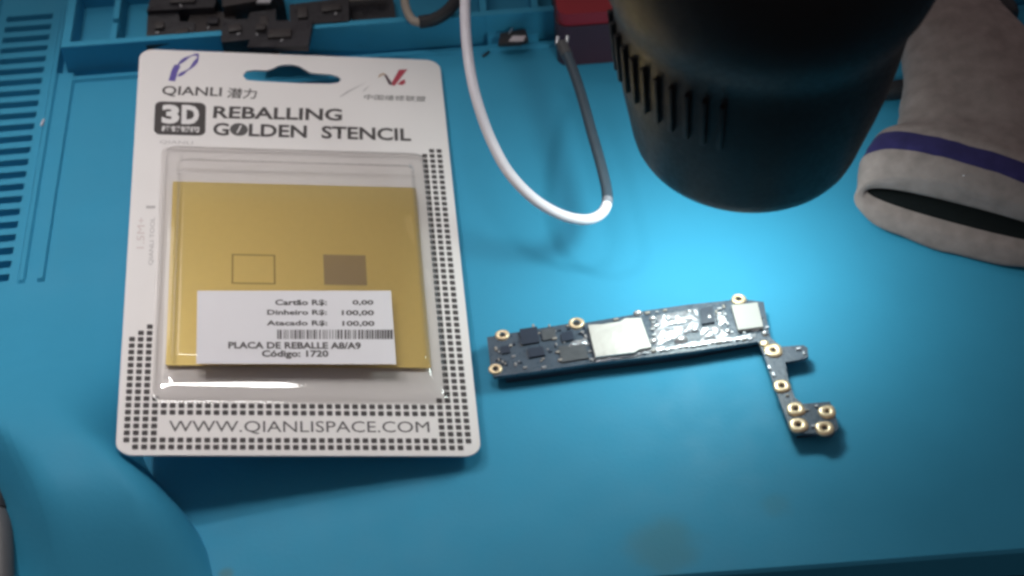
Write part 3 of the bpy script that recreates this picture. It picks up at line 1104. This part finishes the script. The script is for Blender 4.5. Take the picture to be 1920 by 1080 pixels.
# loose thread on the band
th = catmull([W(1795, 322, 1.9), W(1806, 330, 1.9), W(1808, 318, 2.0), W(1800, 300, 2.1)], 6)
from_bm('loose_thread', tube_bm(th, .025, 6), M_CABLE, glove, smooth=80)

# ------------------------------------------------------------------ small things at the back
# black tool peeping out between lamp and glove
t = empty('tool_handle', W(1690, 165, 0), 'black tool handle half hidden between lamp and glove', 'tool')
from_bm('grip', tube_bm(catmull([W(1640, 172, .3), W(1690, 168, .32), W(1740, 160, .32)], 6), .3, 14), M_BLACK2, t, smooth=70)
t = empty('tool_handle', W(1870, 20, 0), 'black rounded tool end lying beyond the glove', 'tool')
from_bm('grip', tube_bm(catmull([W(1830, -40, .5), W(1858, 0, .5), W(1882, 28, .45), W(1890, 38, .42)], 6), lambda u: .55 * (1 - .35 * u ** 3), 16), M_BLACK2, t, smooth=70)

# maroon case
c = empty('maroon_case', W(1095, 100, 0), 'small dark maroon box with glossy red lid behind the cable', 'case')
p0, p1 = W(1046, 122, 0), W(1210, 142, 0)
cx0, cx1, cyf = p0.x, p1.x, p0.y - .08
bm = prism_bm(rrect(cx0, cyf, cx1, cyf + 4.2, .35, 5), 0.02, 1.55)
from_bm('case_body', bm, M_DKRED, c, bevel=.08, smooth=45)
bm = prism_bm(rrect(cx0 + .05, cyf + .05, cx1 - .05, cyf + 4.15, .35, 5), 1.56, 2.0)
from_bm('case_lid', bm, M_REDC, c, bevel=.18, seg=4, smooth=45)

# dark scrap in the tray
def scrap(px, py, pts, h, rz, label, m_, tilt=0.0, z=TRAYZ, holes=()):
    p = W(px, py, z + h)
    o = empty('phone_part', (p.x, p.y, z), label, 'phone part', 'dark phone parts heaped in the tray')
    bm = prism_bm([(a * 1.0, b * 1.0) for a, b in pts], 0.0, h)
    from_bm('frame_plate', bm, m_, o, local=True, bevel=.04, smooth=40)
    for (hx, hy, sx, sy, sz) in holes:
        bm = box_bm(sx, sy, sz, Matrix.Translation((hx, hy, h + sz / 2 - .01)))
        from_bm('mount', bm, M_SCRAP2 if m_ is M_SCRAP else M_SCRAP, o, local=True, bevel=.02)
        # a bit of tin beside each mount, added for a glint
        cx_, cy_ = hx + R_.uniform(-.12, .12), hy - sy / 2 - .1
        from_bm('tin_bit', box_bm(.10, .05, .04, Matrix.Translation((cx_, cy_, h + .018)) @ Matrix.Rotation(R_.uniform(0, 3), 4, 'Z')), M_TIN, o, local=True)
    o.matrix_basis = Matrix.Translation((p.x, p.y, z)) @ Matrix.Rotation(math.radians(rz), 4, 'Z') @ Matrix.Rotation(math.radians(tilt), 4, 'X')
    o.matrix_world = o.matrix_basis
    return o


L1 = [(-.7, -.5), (.7, -.55), (.75, .1), (.3, .2), (.25, .6), (-.65, .55)]
scrap(318, 52, [(x * 1.05, y * 1.3) for x, y in L1], .62, 4, 'dark phone part at the far left of the heap, notched corner', M_SCRAP, 2, holes=((-.3, .1, .3, .3, .12), (.4, -.25, .4, .2, .08)))
scrap(392, 50, [(-.75, -.5), (.2, -.6), (.3, -.2), (.8, -.15), (.7, .7), (-.7, .75)], .55, -8, 'brownish phone part with raised square mount, second in the heap', M_SCRAP2, -3, holes=((.1, .15, .35, .3, .14),))
scrap(465, 48, [(-.85, -.6), (.8, -.7), (.9, .6), (.1, .6), (0, .3), (-.8, .5)], .85, 6, 'tall black phone part in the middle of the heap', M_SCRAP, 0, holes=((-.4, -.1, .4, .3, .1), (.5, 0, .25, .5, .1)))
scrap(525, 66, [(-.95, -.55), (.9, -.6), (.95, .7), (-.8, .75)], .2, -3, 'black phone part lying across the tray lip', M_SCRAP, -4, z=TRAY_TOP + .02, holes=((0, 0, .7, .4, .1), (-.6, .3, .3, .3, .15)))
scrap(598, 24, [(-.9, -.5), (.9, -.6), (.95, .6), (-.9, .55)], .75, 3, 'wide dark phone part at the right of the heap', M_SCRAP, 0, holes=((-.5, 0, .3, .5, .12), (.4, .1, .6, .3, .1)))
scrap(345, -6, [(-1.1, -.6), (1.0, -.55), (1.1, .6), (-1.0, .6)], .8, -3, 'dark phone part behind the notched one at the picture top', M_SCRAP, 0, holes=((0, -.2, .8, .3, .1),))
scrap(470, -14, [(-.9, -.5), (1.0, -.4), (.9, .5), (-.9, .5)], .95, 5, 'dark phone part behind the tall black one', M_SCRAP2, 0, holes=((.3, -.1, .3, .3, .1),))
scrap(690, 18, [(-.95, -.6), (.85, -.55), (.8, .6), (-.9, .6)], .3, 2, 'flat dark phone part lying between heap and loop', M_SCRAP, 0)
o = empty('metal_bracket', W(495, 4, 1.2), 'small pale metal bracket on top of the dark heap', 'bracket')
from_bm('bracket_plate', prism_bm([(-.22, -.12), (.2, -.16), (.28, .14), (-.1, .2)], .02, .1), M_TIN, o, local=True, bevel=.02)
o = empty('beige_strip', W(680, 0, .8), 'flat beige plastic strip at the top edge of the tray', 'strip')
from_bm('strip_plate', box_bm(1.4, .3, .12, Matrix.Translation((0, .1, .06))), M_BEIGE, o, local=True, bevel=.03)

# ring of strap: beige outside, black inside
lp = empty('strap_loop', W(810, 0, 0), 'black and beige strap loop resting on the tray lip beside the white cable', 'strap')
pa = [W(758, -25, 1.3), W(760, 10, 1.25), W(772, 36, 1.2), W(790, 43, 1.2)]
from_bm('beige_strap', tube_bm(catmull(pa, 8), .13, 12), M_BEIGE, lp, smooth=70)
pb = [W(786, 42, 1.2), W(815, 36, 1.2), W(842, 18, 1.25), W(860, -10, 1.3), W(862, -40, 1.3)]
from_bm('black_strap', tube_bm(catmull(pb, 8), .2, 12), M_BLACK2, lp, smooth=70)

# small connector with a pale sticker
cn = empty('ribbon_connector', W(962, 68, LEDGE_Z), 'small brown connector with white sticker on the tray ledge left of the maroon case', 'connector')
ZC = LEDGE_Z + .14
q = [W(x, y, ZC) for x, y in ((938, 62), (985, 54), (991, 74), (975, 80), (934, 82))]
from_bm('connector_body', prism_bm([(p.x, p.y) for p in q], LEDGE_Z + .01, ZC), M_SCRAP2, cn, bevel=.03)
q = [W(x, y, ZC + .015) for x, y in ((954, 77), (981, 77), (986, 67), (961, 67))]
from_bm('sticker', prism_bm([(p.x, p.y) for p in q], ZC + .002, ZC + .015), M_PINKW, cn, smooth=0)
q = [W(x, y, ZC + .05) for x, y in ((953, 62), (956, 62), (962, 52), (959, 52))]
from_bm('tin_bit', prism_bm([(p.x, p.y) for p in q], ZC + .002, ZC + .05), M_TIN, cn, smooth=0)

# grey handle at the left edge in front
hd = empty('grey_handle', W(-2, 1040, 0), 'grey rounded handle at the near left edge of the mat', 'handle')
from_bm('grip', tube_bm(catmull([W(-2, 1180, .6), W(0, 1080, .6), W(-2, 1000, .6), W(-6, 950, .6)], 8), lambda u: .34 * (1 - .3 * max(0, u - .7) / .3), 16), M_GREYP, hd, smooth=70)
from_bm('sleeve', tube_bm(catmull([W(-6, 962, .6), W(-12, 900, .6), W(-20, 830, .6)], 8), .32, 16), M_BLACK2, hd, smooth=70)

# loose lint
for (x, y, dx, dy, z, nm) in ((77, 236, 5, -12, .12, 'white lint fibre on the slot panel'), (425, 99, 4, -10, -.3, 'white lint fibre just above the card edge'), (905, 106, 12, -9, .03, 'dark lint fibre right of the white cable')):
    dark = nm.startswith('dark')
    f = tube_bm([W(x, y, z), W(x + dx * .5, y + dy * .5, z + .03), W(x + dx, y + dy, z)], .035, 6)
    tag(from_bm('lint_fibre', f, M_BLACK2 if dark else M_CABLE, smooth=70), nm, 'lint', 'lint fibres')
